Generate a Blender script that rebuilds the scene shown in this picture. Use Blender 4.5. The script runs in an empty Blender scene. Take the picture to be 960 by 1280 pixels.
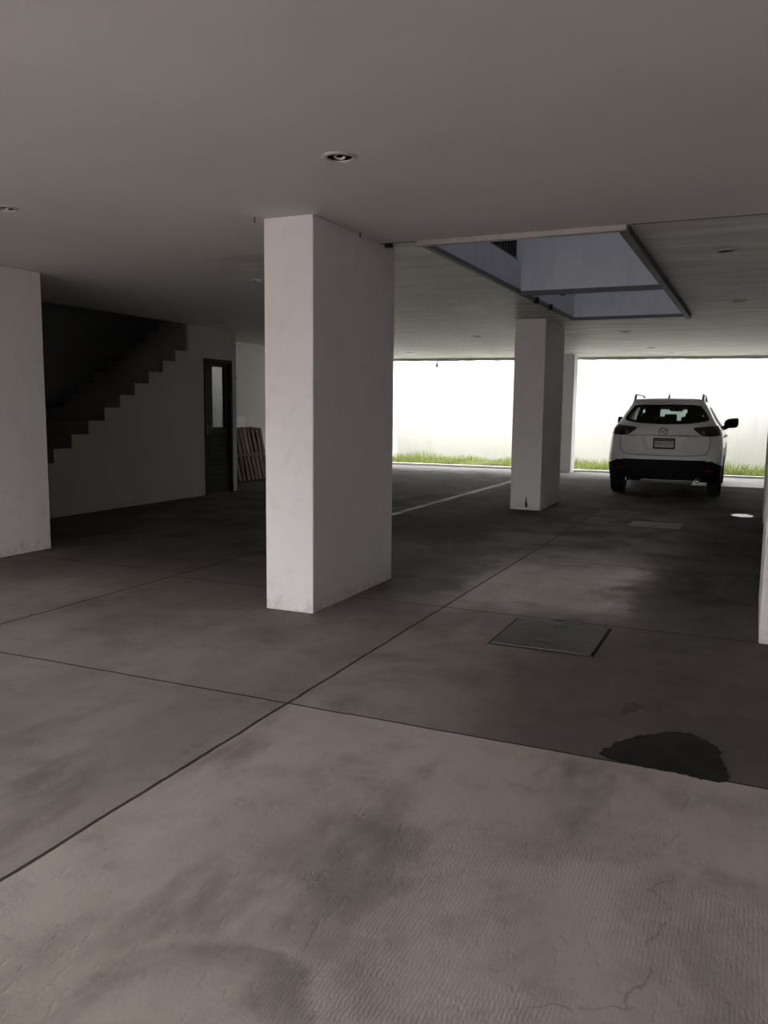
import bpy, bmesh, math, random
import numpy as np
from mathutils import Vector, Matrix
random.seed(7)
SC = bpy.context.scene
COL = SC.collection
PI = math.pi
ZC = 2.68          # ceiling height

# ------------------------------------------------------------------ materials
class NT:
    def __init__(s, name):
        s.m = bpy.data.materials.new(name); s.m.use_nodes = True
        s.t = s.m.node_tree; s.n = s.t.nodes; s.l = s.t.links
        s.b = s.n['Principled BSDF']; s.out = s.n['Material Output']
        s.tc = s.n.new('ShaderNodeTexCoord')
    def node(s, typ, **kw):
        n = s.n.new(typ)
        for k, v in kw.items(): setattr(n, k, v)
        return n
    def put(s, sock, v):
        if isinstance(v, bpy.types.NodeSocket): s.l.new(v, sock)
        elif isinstance(v, (tuple, list)) and len(v) == 3 and sock.type == 'RGBA': sock.default_value = (*v, 1)
        else: sock.default_value = v
    def math(s, op, a, b=0.0, c=0.0, clamp=False):
        n = s.node('ShaderNodeMath', operation=op, use_clamp=clamp)
        for i, v in enumerate((a, b, c)): s.put(n.inputs[i], v)
        return n.outputs[0]
    def noise(s, scale, detail=4, rough=.55, vec=None, stretch=None, dist=0.0):
        v = vec or s.tc.outputs['Object']
        if stretch:
            mp = s.node('ShaderNodeMapping'); s.put(mp.inputs['Vector'], v); mp.inputs['Scale'].default_value = stretch; v = mp.outputs[0]
        n = s.node('ShaderNodeTexNoise'); s.put(n.inputs['Vector'], v)
        n.inputs['Scale'].default_value = scale; n.inputs['Detail'].default_value = detail; n.inputs['Roughness'].default_value = rough
        n.inputs['Distortion'].default_value = dist
        return n.outputs['Fac']
    def ramp(s, fac, a, b):
        n = s.node('ShaderNodeMapRange', interpolation_type='SMOOTHSTEP')
        s.put(n.inputs['Value'], fac); s.put(n.inputs['From Min'], a); s.put(n.inputs['From Max'], b)
        return n.outputs[0]
    def lin(s, fac, a, b, c=0., d=1.):
        n = s.node('ShaderNodeMapRange'); s.put(n.inputs['Value'], fac)
        for i, v in enumerate((a, b, c, d)): s.put(n.inputs[i + 1], v)
        return n.outputs[0]
    def mix(s, f, a, b, mode='MIX'):
        n = s.node('ShaderNodeMix', data_type='RGBA', blend_type=mode)
        s.put(n.inputs['Factor'], f); s.put(n.inputs[6], a); s.put(n.inputs[7], b)
        return n.outputs[2]
    def bump(s, h, strength=.3, dist=.01):
        n = s.node('ShaderNodeBump'); s.put(n.inputs['Height'], h)
        n.inputs['Strength'].default_value = strength; n.inputs['Distance'].default_value = dist
        s.l.new(n.outputs[0], s.b.inputs['Normal'])
    def xyz(s):
        n = s.node('ShaderNodeSeparateXYZ'); s.l.new(s.tc.outputs['Object'], n.inputs[0])
        return n.outputs
    def color(s, c): s.put(s.b.inputs['Base Color'], c)
    def rough(s, c): s.put(s.b.inputs['Roughness'], c)

def simple(name, col, rough=.5, metal=0., var=.12, scale=30., bump=0., spec=None):
    k = NT(name); n = k.noise(scale, 3)
    k.color(k.mix(n, tuple(c * (1 - var) for c in col), tuple(min(1, c * (1 + var)) for c in col)))
    k.rough(rough); k.b.inputs['Metallic'].default_value = metal
    if spec is not None: k.b.inputs['Specular IOR Level'].default_value = spec
    if bump: k.bump(n, bump, .004)
    return k.m

def plaster(name, col, dirt=(.25, .21, .18), streak=False, low=True, amt=.32):
    k = NT(name); x, y, z = k.xyz()
    n1 = k.noise(.9, 5); n2 = k.noise(9, 5, .6); n3 = k.noise(60, 3)
    c = k.mix(k.ramp(n1, .3, .75), tuple(v * .93 for v in col), col)
    c = k.mix(k.math('MULTIPLY', k.ramp(n2, .5, .78), .12), c, dirt)
    if low:  # splash dirt and worn paint with a ragged upper edge near the floor
        h = k.math('ADD', z, k.math('MULTIPLY', k.math('SUBTRACT', n2, .5), .55))
        m = k.math('MULTIPLY', k.ramp(h, .16, -.02), k.ramp(k.noise(17, 4, .7), .38, .62))
        c = k.mix(k.math('MULTIPLY', m, amt), c, dirt)
    if streak:
        s1 = k.noise(7, 4, .6, stretch=(1, 1, .12))
        c = k.mix(k.math('MULTIPLY', k.ramp(s1, .5, .8), .3), c, dirt)
    k.color(c); k.rough(.85); k.b.inputs['Specular IOR Level'].default_value = .25
    k.bump(k.math('ADD', n2, k.math('MULTIPLY', n3, .35)), .25, .006)
    return k.m

M = {}
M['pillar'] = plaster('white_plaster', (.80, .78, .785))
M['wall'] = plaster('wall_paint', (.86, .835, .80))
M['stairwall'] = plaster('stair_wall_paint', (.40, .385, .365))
M['stairback'] = plaster('dark_stair_wall', (.20, .205, .20), dirt=(.12, .12, .115))  # one dark tone for the wall behind and above the stairs
M['baywall'] = plaster('dark_bay_wall', (.30, .29, .28))  # dark tone chosen so these unseen walls bounce less light
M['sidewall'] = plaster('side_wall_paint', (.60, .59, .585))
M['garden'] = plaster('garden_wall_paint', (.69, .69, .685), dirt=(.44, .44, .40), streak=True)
M['well'] = plaster('light_well_paint', (.51, .525, .57), dirt=(.28, .28, .30), streak=True, low=False)
M['stair'] = simple('stair_concrete', (.26, .255, .245), .85, var=.2, scale=8, bump=.3)
M['darksteel'] = simple('dark_steel', (.05, .05, .055), .5, .6)
M['doorpaint'] = simple('door_paint', (.016, .017, .016), .7, .0, spec=.12)
M['greysteel'] = simple('grey_painted_steel', (.075, .078, .086), .55, .2)
M['lightsteel'] = simple('pale_edge_trim', (.42, .40, .38), .7)
M['curb'] = simple('pale_kerb_concrete', (.62, .61, .58), .8, var=.12, scale=12, bump=.3)
M['wood'] = None
M['whiteboard'] = simple('white_foam', (.92, .92, .91), .7, var=.04)
M['plaque'] = simple('manhole_concrete', (.10, .096, .09), .65, var=.3, scale=14, bump=.4)
M['gap'] = simple('black_gap', (.012, .012, .012), .8)
M['trimring'] = simple('downlight_trim', (.60, .58, .56), .35, .3)
M['can'] = simple('downlight_can', (.012, .012, .012), .5, .0)
M['cfl'] = simple('lamp_glass', (.75, .75, .72), .25, var=.03)
M['socket'] = simple('lamp_socket', (.20, .20, .20), .5)
M['black'] = simple('black_plastic', (.008, .0085, .009), .65, var=.2, spec=.2)
M['rubber'] = simple('tyre_rubber', (.014, .014, .014), .75, var=.2)
M['seat'] = simple('black_seat_cloth', (.010, .010, .011), .9, var=.2)
M['chrome'] = simple('chrome', (.62, .62, .64), .14, 1., var=.03)
M['alloy'] = simple('alloy', (.45, .45, .47), .3, .9, var=.05)
M['silver'] = simple('silver_rail', (.42, .42, .43), .35, .8, var=.05)
M['reflector'] = simple('red_reflector', (.22, .015, .02), .2, var=.1)
M['plate'] = simple('plate_white', (.50, .50, .50), .4, var=.05)
M['ink'] = simple('plate_ink', (.02, .02, .022), .5)
M['lampclear'] = simple('lamp_clear', (.20, .16, .16), .25, .0, var=.05)
M['badge'] = simple('badge_metal', (.16, .16, .17), .4, .6, var=.05)
M['seam'] = simple('panel_gap', (.02, .02, .02), .8)

def _wood(nm, _a, _b):
    k = NT(nm); g = k.noise(6, 5, .6, stretch=(9, 9, .7)); n = k.noise(2, 3)
    c = k.mix(k.ramp(g, .3, .75), _a, _b)
    k.color(k.mix(k.math('MULTIPLY', n, .5), c, tuple((p + q) / 2 for p, q in zip(_a, _b)))); k.rough(.8); k.bump(g, .4, .004); return k.m
M['wood'] = _wood('weathered_wood', (.055, .034, .022), (.19, .125, .085)); M['palewood'] = _wood('pale_weathered_wood', (.13, .09, .06), (.36, .26, .185))

def _paint():
    k = NT('white_car_paint'); n = k.noise(4, 3)
    k.color(k.mix(n, (.78, .80, .83), (.85, .87, .89))); k.rough(.28)
    k.b.inputs['Coat Weight'].default_value = .6; k.b.inputs['Coat Roughness'].default_value = .05
    return k.m
M['paint'] = _paint()

def glass(name, tint, refl=1.0):
    k = NT(name); n = k.noise(3, 2)
    tr = k.node('ShaderNodeBsdfTransparent'); s = k.mix(n, tuple(t * .97 for t in tint), tint); k.put(tr.inputs['Color'], s)
    gl = k.node('ShaderNodeBsdfGlossy'); gl.inputs['Roughness'].default_value = .02; gl.inputs['Color'].default_value = (refl, refl, refl, 1)
    fr = k.node('ShaderNodeFresnel'); fr.inputs['IOR'].default_value = 1.5
    mx = k.node('ShaderNodeMixShader'); k.l.new(fr.outputs[0], mx.inputs[0]); k.l.new(tr.outputs[0], mx.inputs[1]); k.l.new(gl.outputs[0], mx.inputs[2])
    k.l.new(mx.outputs[0], k.out.inputs['Surface']); return k.m
M['privacy'] = glass('tinted_rear_glass', (.36, .42, .41), .8)
M['sideprivacy'] = glass('tinted_side_glass', (.03, .033, .036), .12)
M['frontside'] = glass('front_side_glass', (.22, .25, .25), .3)
M['screen'] = glass('windscreen_glass', (.70, .78, .75))
M['lens'] = None
def _lens():
    k = NT('smoked_red_lens'); n = k.noise(60, 2)
    k.color(k.mix(n, (.018, .006, .008), (.035, .009, .012))); k.rough(.12); k.b.inputs['Coat Weight'].default_value = .5; return k.m
M['lens'] = _lens()
def _doorglass():
    k = NT('door_glass'); n = k.noise(5, 2)
    k.color(k.mix(n, (.030, .033, .032), (.04, .043, .042))); k.rough(k.lin(n, 0, 1, .06, .14)); k.b.inputs['IOR'].default_value = 1.6; return k.m
M['doorglass'] = _doorglass()
def _grass():
    k = NT('lawn_grass'); n = k.noise(1.3, 4); n2 = k.noise(25, 2)
    c = k.mix(k.ramp(n, .35, .65), (.17, .27, .045), (.30, .36, .08))
    k.color(k.mix(k.ramp(n2, .45, .75), c, (.40, .42, .14))); k.rough(.7)
    k.b.inputs['Subsurface Weight'].default_value = 0.0; return k.m
M['grass'] = _grass()
M['soil'] = simple('garden_soil', (.16, .17, .07), .95, var=.3, scale=6, bump=.5)
def _wet():
    k = NT('wet_oil_stain'); n = k.noise(9, 4)
    k.color(k.mix(n, (.010, .010, .010), (.022, .021, .020))); k.rough(k.lin(n, .3, .7, .35, .6)); k.b.inputs['Specular IOR Level'].default_value = .05
    k.bump(k.noise(45, 3), .3, .003); return k.m
M['wet'] = _wet()
M['damp'] = simple('faint_oil_spot', (.055, .050, .047), .7, var=.25, scale=12)
def _water():
    k = NT('standing_water'); n = k.noise(5, 2)
    k.color(k.mix(n, (.010, .010, .010), (.02, .02, .02))); k.rough(.03); return k.m
M['water'] = _water()

def _ceiling():
    k = NT('ceiling_plaster'); x, y, z = k.xyz()
    back = k.math('MULTIPLY', k.ramp(y, 6.0, 6.06), k.math('MAXIMUM', k.math('GREATER_THAN', x, -4.42), k.math('MULTIPLY', k.math('GREATER_THAN', x, -6.6), k.math('GREATER_THAN', y, 10.3))))
    s1 = k.noise(2.2, 6, .62, stretch=(.35, 1.4, 1)); s2 = k.noise(7, 5, .65, stretch=(.25, 1.6, 1)); n2 = k.noise(26, 4)
    smooth = k.mix(k.ramp(k.noise(.7, 4), .3, .7), (.61, .597, .592), (.66, .648, .642))
    back = k.math('MAXIMUM', back, k.math('GREATER_THAN', y, 13.0))
    rough = k.mix(k.ramp(s1, .36, .66), (.46, .45, .44), (.74, .73, .715))
    rough = k.mix(k.math('MULTIPLY', k.ramp(s2, .5, .72), .4), rough, (.38, .37, .36))
    c = k.mix(back, smooth, rough)
    d = k.math('ABSOLUTE', k.math('ADD', k.math('SUBTRACT', y, 6.0), k.math('MULTIPLY', k.math('SUBTRACT', k.noise(1.5, 3), .5), .01)))
    ln = k.math('MULTIPLY', k.math('LESS_THAN', d, .014), k.math('GREATER_THAN', x, -2.74))
    c = k.mix(ln, c, (.05, .045, .04))
    k.color(c); k.rough(k.math('SUBTRACT', .85, k.math('MULTIPLY', back, k.lin(s1, .3, .7, .40, .28)))); k.b.inputs['Specular IOR Level'].default_value = .5
    h = k.math('ADD', k.math('MULTIPLY', n2, .3), k.math('MULTIPLY', k.math('MULTIPLY', s2, back), 1.2))
    k.bump(h, .3, .012); return k.m
M['ceiling'] = _ceiling()

def _floor():
    k = NT('floor_concrete'); x, y, z = k.xyz()
    n0 = k.noise(.42, 5, .6, dist=.4); n1 = k.noise(1.5, 6, .62, dist=.3); n2 = k.noise(6, 5, .6); n3 = k.noise(55, 3, .6)
    n4 = k.noise(1.1, 5, .6, stretch=(1.6, .45, 1))
    c = k.mix(k.ramp(n4, .32, .70), (.33, .292, .268), (.46, .415, .388))
    c = k.mix(k.math('MULTIPLY', k.math('LESS_THAN', x, -1.995), .30), c, (.17, .15, .135))       # older, browner left slabs
    c = k.mix(k.math('MULTIPLY', k.math('MULTIPLY', k.math('GREATER_THAN', x, -1.995), k.math('LESS_THAN', y, 3.335)), .30), c, (.60, .53, .48))   # paler front slab
    c = k.mix(k.math('MULTIPLY', k.ramp(n1, .45, .72), .5), c, (.165, .140, .126))
    c = k.mix(k.math('MULTIPLY', k.ramp(n2, .5, .75), .25), c, (.13, .11, .098))
    # floor darkens beyond the front slabs, in big ragged blotches
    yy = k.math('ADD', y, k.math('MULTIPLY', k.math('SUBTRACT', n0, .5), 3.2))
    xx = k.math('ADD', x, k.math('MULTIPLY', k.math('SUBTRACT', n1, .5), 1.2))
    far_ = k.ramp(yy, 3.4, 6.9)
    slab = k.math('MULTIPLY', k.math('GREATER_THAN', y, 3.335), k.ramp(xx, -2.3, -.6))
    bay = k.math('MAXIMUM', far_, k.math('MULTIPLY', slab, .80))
    well_patch = k.math('MULTIPLY', k.ramp(yy, 8.6, 7.2), k.math('MULTIPLY', k.ramp(yy, 5.2, 6.0), k.math('MULTIPLY', k.ramp(xx, -2.4, -1.9), k.ramp(xx, -.6, -1.0))))  # paler patch left below the light well
    bay = k.math('MULTIPLY', bay, k.math('SUBTRACT', 1.0, k.math('MULTIPLY', well_patch, .8)))
    far_dark = k.math('MULTIPLY', bay, k.lin(k.ramp(n1, .62, .36), 0, 1, .76, .98))
    c = k.mix(far_dark, c, (.024, .022, .021))
    edge_lit = k.ramp(k.math('ADD', y, k.math('MULTIPLY', k.math('SUBTRACT', n1, .5), 2.4)), 17.0, 19.2)
    c = k.mix(k.math('MULTIPLY', edge_lit, .9), c, (.30, .29, .275))  # daylight along the garden edge painted in as a paler floor
    def ring_(cx, cy, r, w_, ky=1.):
        dx = k.math('SUBTRACT', x, cx); dy = k.math('MULTIPLY', k.math('SUBTRACT', y, cy), ky)
        d = k.math('SQRT', k.math('ADD', k.math('MULTIPLY', dx, dx), k.math('MULTIPLY', dy, dy)))
        d = k.math('ADD', d, k.math('MULTIPLY', k.math('SUBTRACT', n2, .5), .22))
        return k.math('MULTIPLY', k.ramp(d, r - w_, r - w_ * .2), k.ramp(d, r + w_ * .25, r))
    c = k.mix(k.math('MULTIPLY', k.math('MULTIPLY', ring_(-1.13, 1.43, .27, .2), k.ramp(n1, .35, .55)), .45), c, (.075, .066, .062))
    c = k.mix(k.math('MULTIPLY', k.math('MULTIPLY', k.ramp(k.noise(1.0, 5, .6, stretch=(2.2, .8, 1)), .50, .68), k.ramp(y, 3.4, 3.2)), .55), c, (.13, .112, .105))
    # joints
    wob = k.math('MULTIPLY', k.math('SUBTRACT', k.noise(3, 4), .5), .025)
    j = None
    def line(coord, p, w):
        d = k.math('ABSOLUTE', k.math('ADD', k.math('SUBTRACT', coord, p), wob)); return k.math('LESS_THAN', d, w)
    def acc(a):
        nonlocal j
        j = a if j is None else k.math('MAXIMUM', j, a)
    for p in (-1.995, -4.42, -6.7): acc(line(x, p, .0085))
    mid = k.math('GREATER_THAN', x, -4.42)
    for p in (-1.06, 1.14, 3.335, 5.52, 7.74, 9.95, 12.15, 14.36, 16.56):
        acc(k.math('MULTIPLY', line(y, p, .007), mid))
    lf = k.math('LESS_THAN', x, -4.42)
    for p in (3.3, 5.70, 8.1, 10.4, 12.7, 15.0): acc(k.math('MULTIPLY', line(y, p, .007), lf))
    c = k.mix(k.math('MULTIPLY', j, .88), c, (.012, .011, .010))
    vv = k.node('ShaderNodeTexVoronoi', feature='DISTANCE_TO_EDGE'); vv.inputs['Scale'].default_value = .85
    vm = k.node('ShaderNodeVectorMath', operation='MULTIPLY_ADD'); nz = k.node('ShaderNodeTexNoise'); nz.inputs['Scale'].default_value = 5; nz.inputs['Detail'].default_value = 4
    k.l.new(k.tc.outputs['Object'], nz.inputs['Vector']); k.l.new(nz.outputs['Color'], vm.inputs[0]); vm.inputs[1].default_value = (.22, .22, 0); k.l.new(k.tc.outputs['Object'], vm.inputs[2]); k.l.new(vm.outputs[0], vv.inputs['Vector'])
    crack = k.math('MULTIPLY', k.math('MULTIPLY', k.ramp(vv.outputs['Distance'], .004, .0012), k.ramp(x, -.8, -.3)), k.ramp(n2, .44, .54))
    c = k.mix(k.math('MULTIPLY', crack, .32), c, (.05, .043, .04))
    k.color(c)
    # damp film along the far joints keeps them shiny
    w1 = k.ramp(k.math('ABSOLUTE', k.math('ADD', k.math('SUBTRACT', x, -4.44), wob)), .055, .035)
    w1 = k.math('MULTIPLY', w1, k.ramp(k.math('ABSOLUTE', k.math('ADD', k.math('SUBTRACT', x, -4.435), wob)), .008, .018))
    w2 = k.math('MULTIPLY', k.ramp(k.math('ABSOLUTE', k.math('ADD', k.math('SUBTRACT', x, -1.98), wob)), .035, .02), k.math('MULTIPLY', k.ramp(y, 11.2, 11.8), k.math('MULTIPLY', k.ramp(y, 13.6, 13.), k.ramp(n2, .5, .6))))
    damp = k.math('MULTIPLY', k.math('MAXIMUM', w1, w2), k.ramp(y, 8.5, 10.))
    r = k.math('MAXIMUM', k.lin(n1, .3, .7, .6, .85), k.math('MULTIPLY', k.ramp(y, 6., 9.), k.lin(n1, .35, .65, .80, 1.)))
    k.rough(k.math('MULTIPLY_ADD', damp, -.45, r)); k.b.inputs['Specular IOR Level'].default_value = .13
    # broom ridges
    wv = k.node('ShaderNodeTexWave', wave_type='BANDS', bands_direction='X', wave_profile='SIN')
    k.l.new(k.tc.outputs['Object'], wv.inputs['Vector'])
    wv.inputs['Scale'].default_value = 25; wv.inputs['Distortion'].default_value = 5.0; wv.inputs['Detail'].default_value = 2; wv.inputs['Detail Scale'].default_value = 1.3
    br = k.math('MULTIPLY', k.math('MULTIPLY', wv.outputs['Fac'], k.lin(k.noise(1.6, 3), .40, .62, .08, 1.)), k.math('MULTIPLY', k.ramp(y, 3.2, 2.6), k.ramp(x, -1.25, -.75)))
    h = k.math('ADD', k.math('MULTIPLY', br, .24), k.math('ADD', k.math('MULTIPLY', n3, .22), k.math('MULTIPLY', n2, .35)))
    dm = k.ramp(k.noise(26, 3, .6, stretch=(1.0, .38, 1)), .56, .68)      # trowel dimples
    h = k.math('SUBTRACT', h, k.math('MULTIPLY', k.math('MULTIPLY', dm, k.lin(n1, .4, .6, .3, 1.)), .42))
    h = k.math('SUBTRACT', h, k.math('MULTIPLY', j, 1.6))
    k.bump(h, .36, .008); return k.m
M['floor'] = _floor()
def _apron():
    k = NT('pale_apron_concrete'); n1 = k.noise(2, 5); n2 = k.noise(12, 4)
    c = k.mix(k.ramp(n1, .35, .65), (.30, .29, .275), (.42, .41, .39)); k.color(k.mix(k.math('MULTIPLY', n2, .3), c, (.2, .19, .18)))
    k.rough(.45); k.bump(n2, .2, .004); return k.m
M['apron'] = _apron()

# ------------------------------------------------------------------ mesh helpers
class MB:
    def __init__(s): s.v = []; s.f = []
    def add(s, vs, fs):
        o = len(s.v); s.v += [tuple(v) for v in vs]; s.f += [tuple(i + o for i in f) for f in fs]; return s
    def box(s, a, b, mat=None):
        (x0, y0, z0), (x1, y1, z1) = a, b
        vs = [(x0, y0, z0), (x1, y0, z0), (x1, y1, z0), (x0, y1, z0), (x0, y0, z1), (x1, y0, z1), (x1, y1, z1), (x0, y1, z1)]
        if mat is not None: vs = [mat @ Vector(v) for v in vs]
        return s.add(vs, [(0, 3, 2, 1), (4, 5, 6, 7), (0, 1, 5, 4), (1, 2, 6, 5), (2, 3, 7, 6), (3, 0, 4, 7)])
    def tube(s, pts, r, n=8, closed=False, cap=True):
        pts = [Vector(p) for p in pts]; N = len(pts); rs = r if isinstance(r, (list, tuple)) else [r] * N
        prev = None; rings = []
        for i, p in enumerate(pts):
            t = (pts[(i + 1) % N] - pts[i - 1]) if closed else (pts[min(i + 1, N - 1)] - pts[max(i - 1, 0)])
            t.normalize()
            if prev is None:
                a = Vector((0, 0, 1)) if abs(t.z) < .9 else Vector((1, 0, 0)); u = t.cross(a).normalized()
            else: u = (prev - t * prev.dot(t)).normalized()
            prev = u; w = t.cross(u)
            rings.append([p + (u * math.cos(2 * PI * k / n) + w * math.sin(2 * PI * k / n)) * rs[i] for k in range(n)])
        vs = [v for rg in rings for v in rg]; fs = []
        for i in range(N if closed else N - 1):
            j = (i + 1) % N
            for k in range(n): fs.append((i * n + k, i * n + (k + 1) % n, j * n + (k + 1) % n, j * n + k))
        if cap and not closed: fs.append(tuple(range(n - 1, -1, -1))); fs.append(tuple((N - 1) * n + k for k in range(n)))
        return s.add(vs, fs)
    def lathe(s, prof, n=24, axis='z', c=(0, 0, 0), closed=False):
        vs = []; fs = []; N = len(prof)
        for (r, h) in prof:
            for k in range(n):
                a = 2 * PI * k / n
                p = (r * math.cos(a), r * math.sin(a), h) if axis == 'z' else (h, r * math.cos(a), r * math.sin(a))
                vs.append((p[0] + c[0], p[1] + c[1], p[2] + c[2]))
        for i in range(N if closed else N - 1):
            j = (i + 1) % N
            for k in range(n): fs.append((i * n + k, i * n + (k + 1) % n, j * n + (k + 1) % n, j * n + k))
        if not closed:
            fs.append(tuple(range(n - 1, -1, -1))); fs.append(tuple((N - 1) * n + k for k in range(n)))
        return s.add(vs, fs)
    def prism(s, poly, axis, a, b):      # poly in the two other axes
        def P(u, v, w): return {'x': (w, u, v), 'y': (u, w, v), 'z': (u, v, w)}[axis]
        n = len(poly); vs = [P(u, v, a) for u, v in poly] + [P(u, v, b) for u, v in poly]
        return s.add(vs, [tuple(range(n - 1, -1, -1)), tuple(range(n, 2 * n))] + [(i, (i + 1) % n, n + (i + 1) % n, n + i) for i in range(n)])
    def grid(s, rows, close=False):
        n = len(rows[0]); vs = [p for r in rows for p in r]; fs = []
        for i in range(len(rows) - 1):
            for k in range(n if close else n - 1): fs.append((i * n + k, i * n + (k + 1) % n, (i + 1) * n + (k + 1) % n, (i + 1) * n + k))
        return s.add(vs, fs)
    def build(s, name, mat, parent=None, smooth=False, bevel=0., fix=True, loc=None):
        me = bpy.data.meshes.new(name); bm = bmesh.new()
        vv = [bm.verts.new(v) for v in s.v]
        for f in s.f:
            try: bm.faces.new([vv[i] for i in f])
            except ValueError: pass
        if fix: bmesh.ops.recalc_face_normals(bm, faces=bm.faces[:])
        bm.to_mesh(me); bm.free(); me.materials.append(mat)
        o = bpy.data.objects.new(name, me); COL.objects.link(o)
        if parent: o.parent = parent
        if loc: o.location = loc
        if smooth:
            for p in me.polygons: p.use_smooth = True
        if bevel:
            md = o.modifiers.new('bevel', 'BEVEL'); md.width = bevel; md.segments = 2; md.limit_method = 'ANGLE'
        return o

def tag(o, label=None, cat=None, group=None, kind=None):
    if label: o['label'] = label
    if cat: o['category'] = cat
    if group: o['group'] = group
    if kind: o['kind'] = kind
    return o
def empty(name, loc, label, cat, group=None, rz=0., kind=None):
    o = bpy.data.objects.new(name, None); COL.objects.link(o); o.location = loc; o.rotation_euler = (0, 0, rz); o.empty_display_size = .1
    return tag(o, label, cat, group, kind)
def copy_tree(o, parent=None):
    c = o.copy(); COL.objects.link(c)
    if parent: c.parent = parent
    for ch in o.children: copy_tree(ch, c)
    return c

def filled(loops, z):
    """planar face at height z bounded by loops[0] with the other loops as holes"""
    bm = bmesh.new()
    for lp in loops:
        vs = [bm.verts.new((x, y, z)) for x, y in lp]
        for i in range(len(vs)): bm.edges.new((vs[i], vs[(i + 1) % len(vs)]))
    bmesh.ops.triangle_fill(bm, use_beauty=True, edges=bm.edges[:], normal=(0, 0, 1))
    bm.verts.index_update()
    vs = [tuple(v.co) for v in bm.verts]; fs = [tuple(v.index for v in f.verts) for f in bm.faces]; bm.free()
    return vs, fs

# ------------------------------------------------------------------ setting
rect = lambda x0, y0, x1, y1: [(x0, y0), (x1, y0), (x1, y1), (x0, y1)]
XL = lambda y: -9.28 - .025 * (y - 12)            # left boundary wall, not quite parallel to the bays
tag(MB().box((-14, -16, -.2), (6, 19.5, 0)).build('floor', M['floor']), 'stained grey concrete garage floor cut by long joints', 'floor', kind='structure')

WELL = rect(-2.47, 5.98, -.87, 11.80)
STO = rect(-9.48, 6.7, -8.10, 11.74)
LIGHTS = [  # x, y, label, has lamp
    (-2.01, 3.89, 'recessed ceiling downlight nearest the camera, above and in front of the tall near pillar', True),
    (-4.53, 4.05, 'recessed ceiling downlight cut off by the left edge of the photo', True),
    (-.31, 7.22, 'empty dark recessed downlight just right of the ceiling opening', False),
    (-.28, 10.45, 'recessed downlight with pale rim beside the far right corner of the ceiling opening', True),
    (-2.01, 13.82, 'small recessed downlight just beyond the far end of the ceiling opening', True),
    (-2.03, 17.43, 'tiny recessed downlight in the ceiling almost over the white car', True),
    (-1.80, 19.15, 'tiniest recessed downlight at the outer ceiling edge above the white car', True),
    (-4.53, 13.97, 'recessed downlight in the rough ceiling between near pillar and middle pillar', True),
    (-7.24, 17.47, 'faint recessed downlight near the garden edge, just right of the near pillar', True),
    (-7.48, 7.59, 'dark recessed downlight above the lower stair flight', True),
    (-4.65, 7.25, 'recessed downlight half hidden by the left edge of the near pillar', True),
    (-7.46, 10.59, 'dark recessed downlight in the ceiling above the dark door', True),
]
def circ(x, y, r, n=24): return [(x + r * math.cos(2 * PI * k / n), y + r * math.sin(2 * PI * k / n)) for k in range(n)]
outer = [(-9.9, -1.8), (1.6, -1.8), (1.6, 20.70), (.12, 20.55), (-5.5, 19.95), (-9.9, 19.5)]
ZT = 2.94
mb = MB()
mb.add(*filled([outer, WELL, STO] + [circ(l[0], l[1], .066) for l in LIGHTS], ZC))
mb.add(*filled([outer, WELL, STO], ZT))
for lp in (outer, WELL, STO):
    n = len(lp); mb.add([(x, y, ZC) for x, y in lp] + [(x, y, ZT) for x, y in lp], [(i, (i + 1) % n, n + (i + 1) % n, n + i) for i in range(n)])
tag(mb.build('ceiling', M['ceiling'], fix=False), 'off-white plaster ceiling slab with a rough rear half', 'ceiling', kind='structure')
# ragged lip under the outer slab edge
mb = MB(); N = 90
top = []; pts = []
for i in range(N + 1):
    x = -9.85 + 13.1 * i / N
    y = np.interp(x, [-9.9, -5.5, .12, 3.3], [19.5, 19.95, 20.55, 20.85]); pts.append((x, y - .05, y, ZC - .055 - random.random() * .02))
rows = [[(p[0], p[1], ZC) for p in pts], [(p[0], p[1], p[3]) for p in pts], [(p[0], p[2], p[3]) for p in pts], [(p[0], p[2], ZC) for p in pts]]
mb.grid(rows); tag(mb.build('trim_1', M['lightsteel'], fix=False), 'ragged plaster drip lip along the outer ceiling edge', 'ceiling trim', kind='structure')

# left boundary wall, garden walls, right wall
def wallbox(name, a, b, t, z0, z1, mat, label, cat='wall'):
    (x0, y0), (x1, y1) = a, b; d = Vector((x1 - x0, y1 - y0, 0)).normalized(); n = Vector((-d.y, d.x, 0)) * t
    P = [(x0, y0), (x1, y1), (x1 + n.x, y1 + n.y), (x0 + n.x, y0 + n.y)]
    return tag(MB().prism(P, 'z', z0, z1).build(name, mat), label, cat, kind='structure')
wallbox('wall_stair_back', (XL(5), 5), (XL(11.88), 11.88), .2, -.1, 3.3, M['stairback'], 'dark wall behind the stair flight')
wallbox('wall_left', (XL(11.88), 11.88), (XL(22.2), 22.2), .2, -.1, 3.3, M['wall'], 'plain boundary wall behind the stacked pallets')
wallbox('wall_left_front', (XL(-3), -3), (XL(5), 5), .2, -.1, 3.3, M['baywall'], 'boundary wall of the left bay, darkened to cut bounced light')
wallbox('wall_back', (XL(22.2) - .2, 22.2), (3.4, 22.35), .2, -.1, 3.3, M['garden'], 'bright white garden wall behind the grass strip')
wallbox('wall_right', (1.45, 22.4), (1.45, -1.8), .2, -.1, 3.3, M['sidewall'], 'white boundary wall right of the parking bays')
tag(MB().box((-9.9, -2.0, ZC - .70), (1.65, -1.8, 3.3)).box((-9.9, -2.0, 0), (-8.7, -1.8, ZC - .70)).box((-1.2, -2.0, 0), (1.65, -1.8, ZC - .70)).build('wall_front', M['wall']), 'unseen front wall behind the camera, lintel and opening shaped to steer the light', 'wall', kind='structure')  # lintel added and opening sized to steer light onto the near pillar
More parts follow.
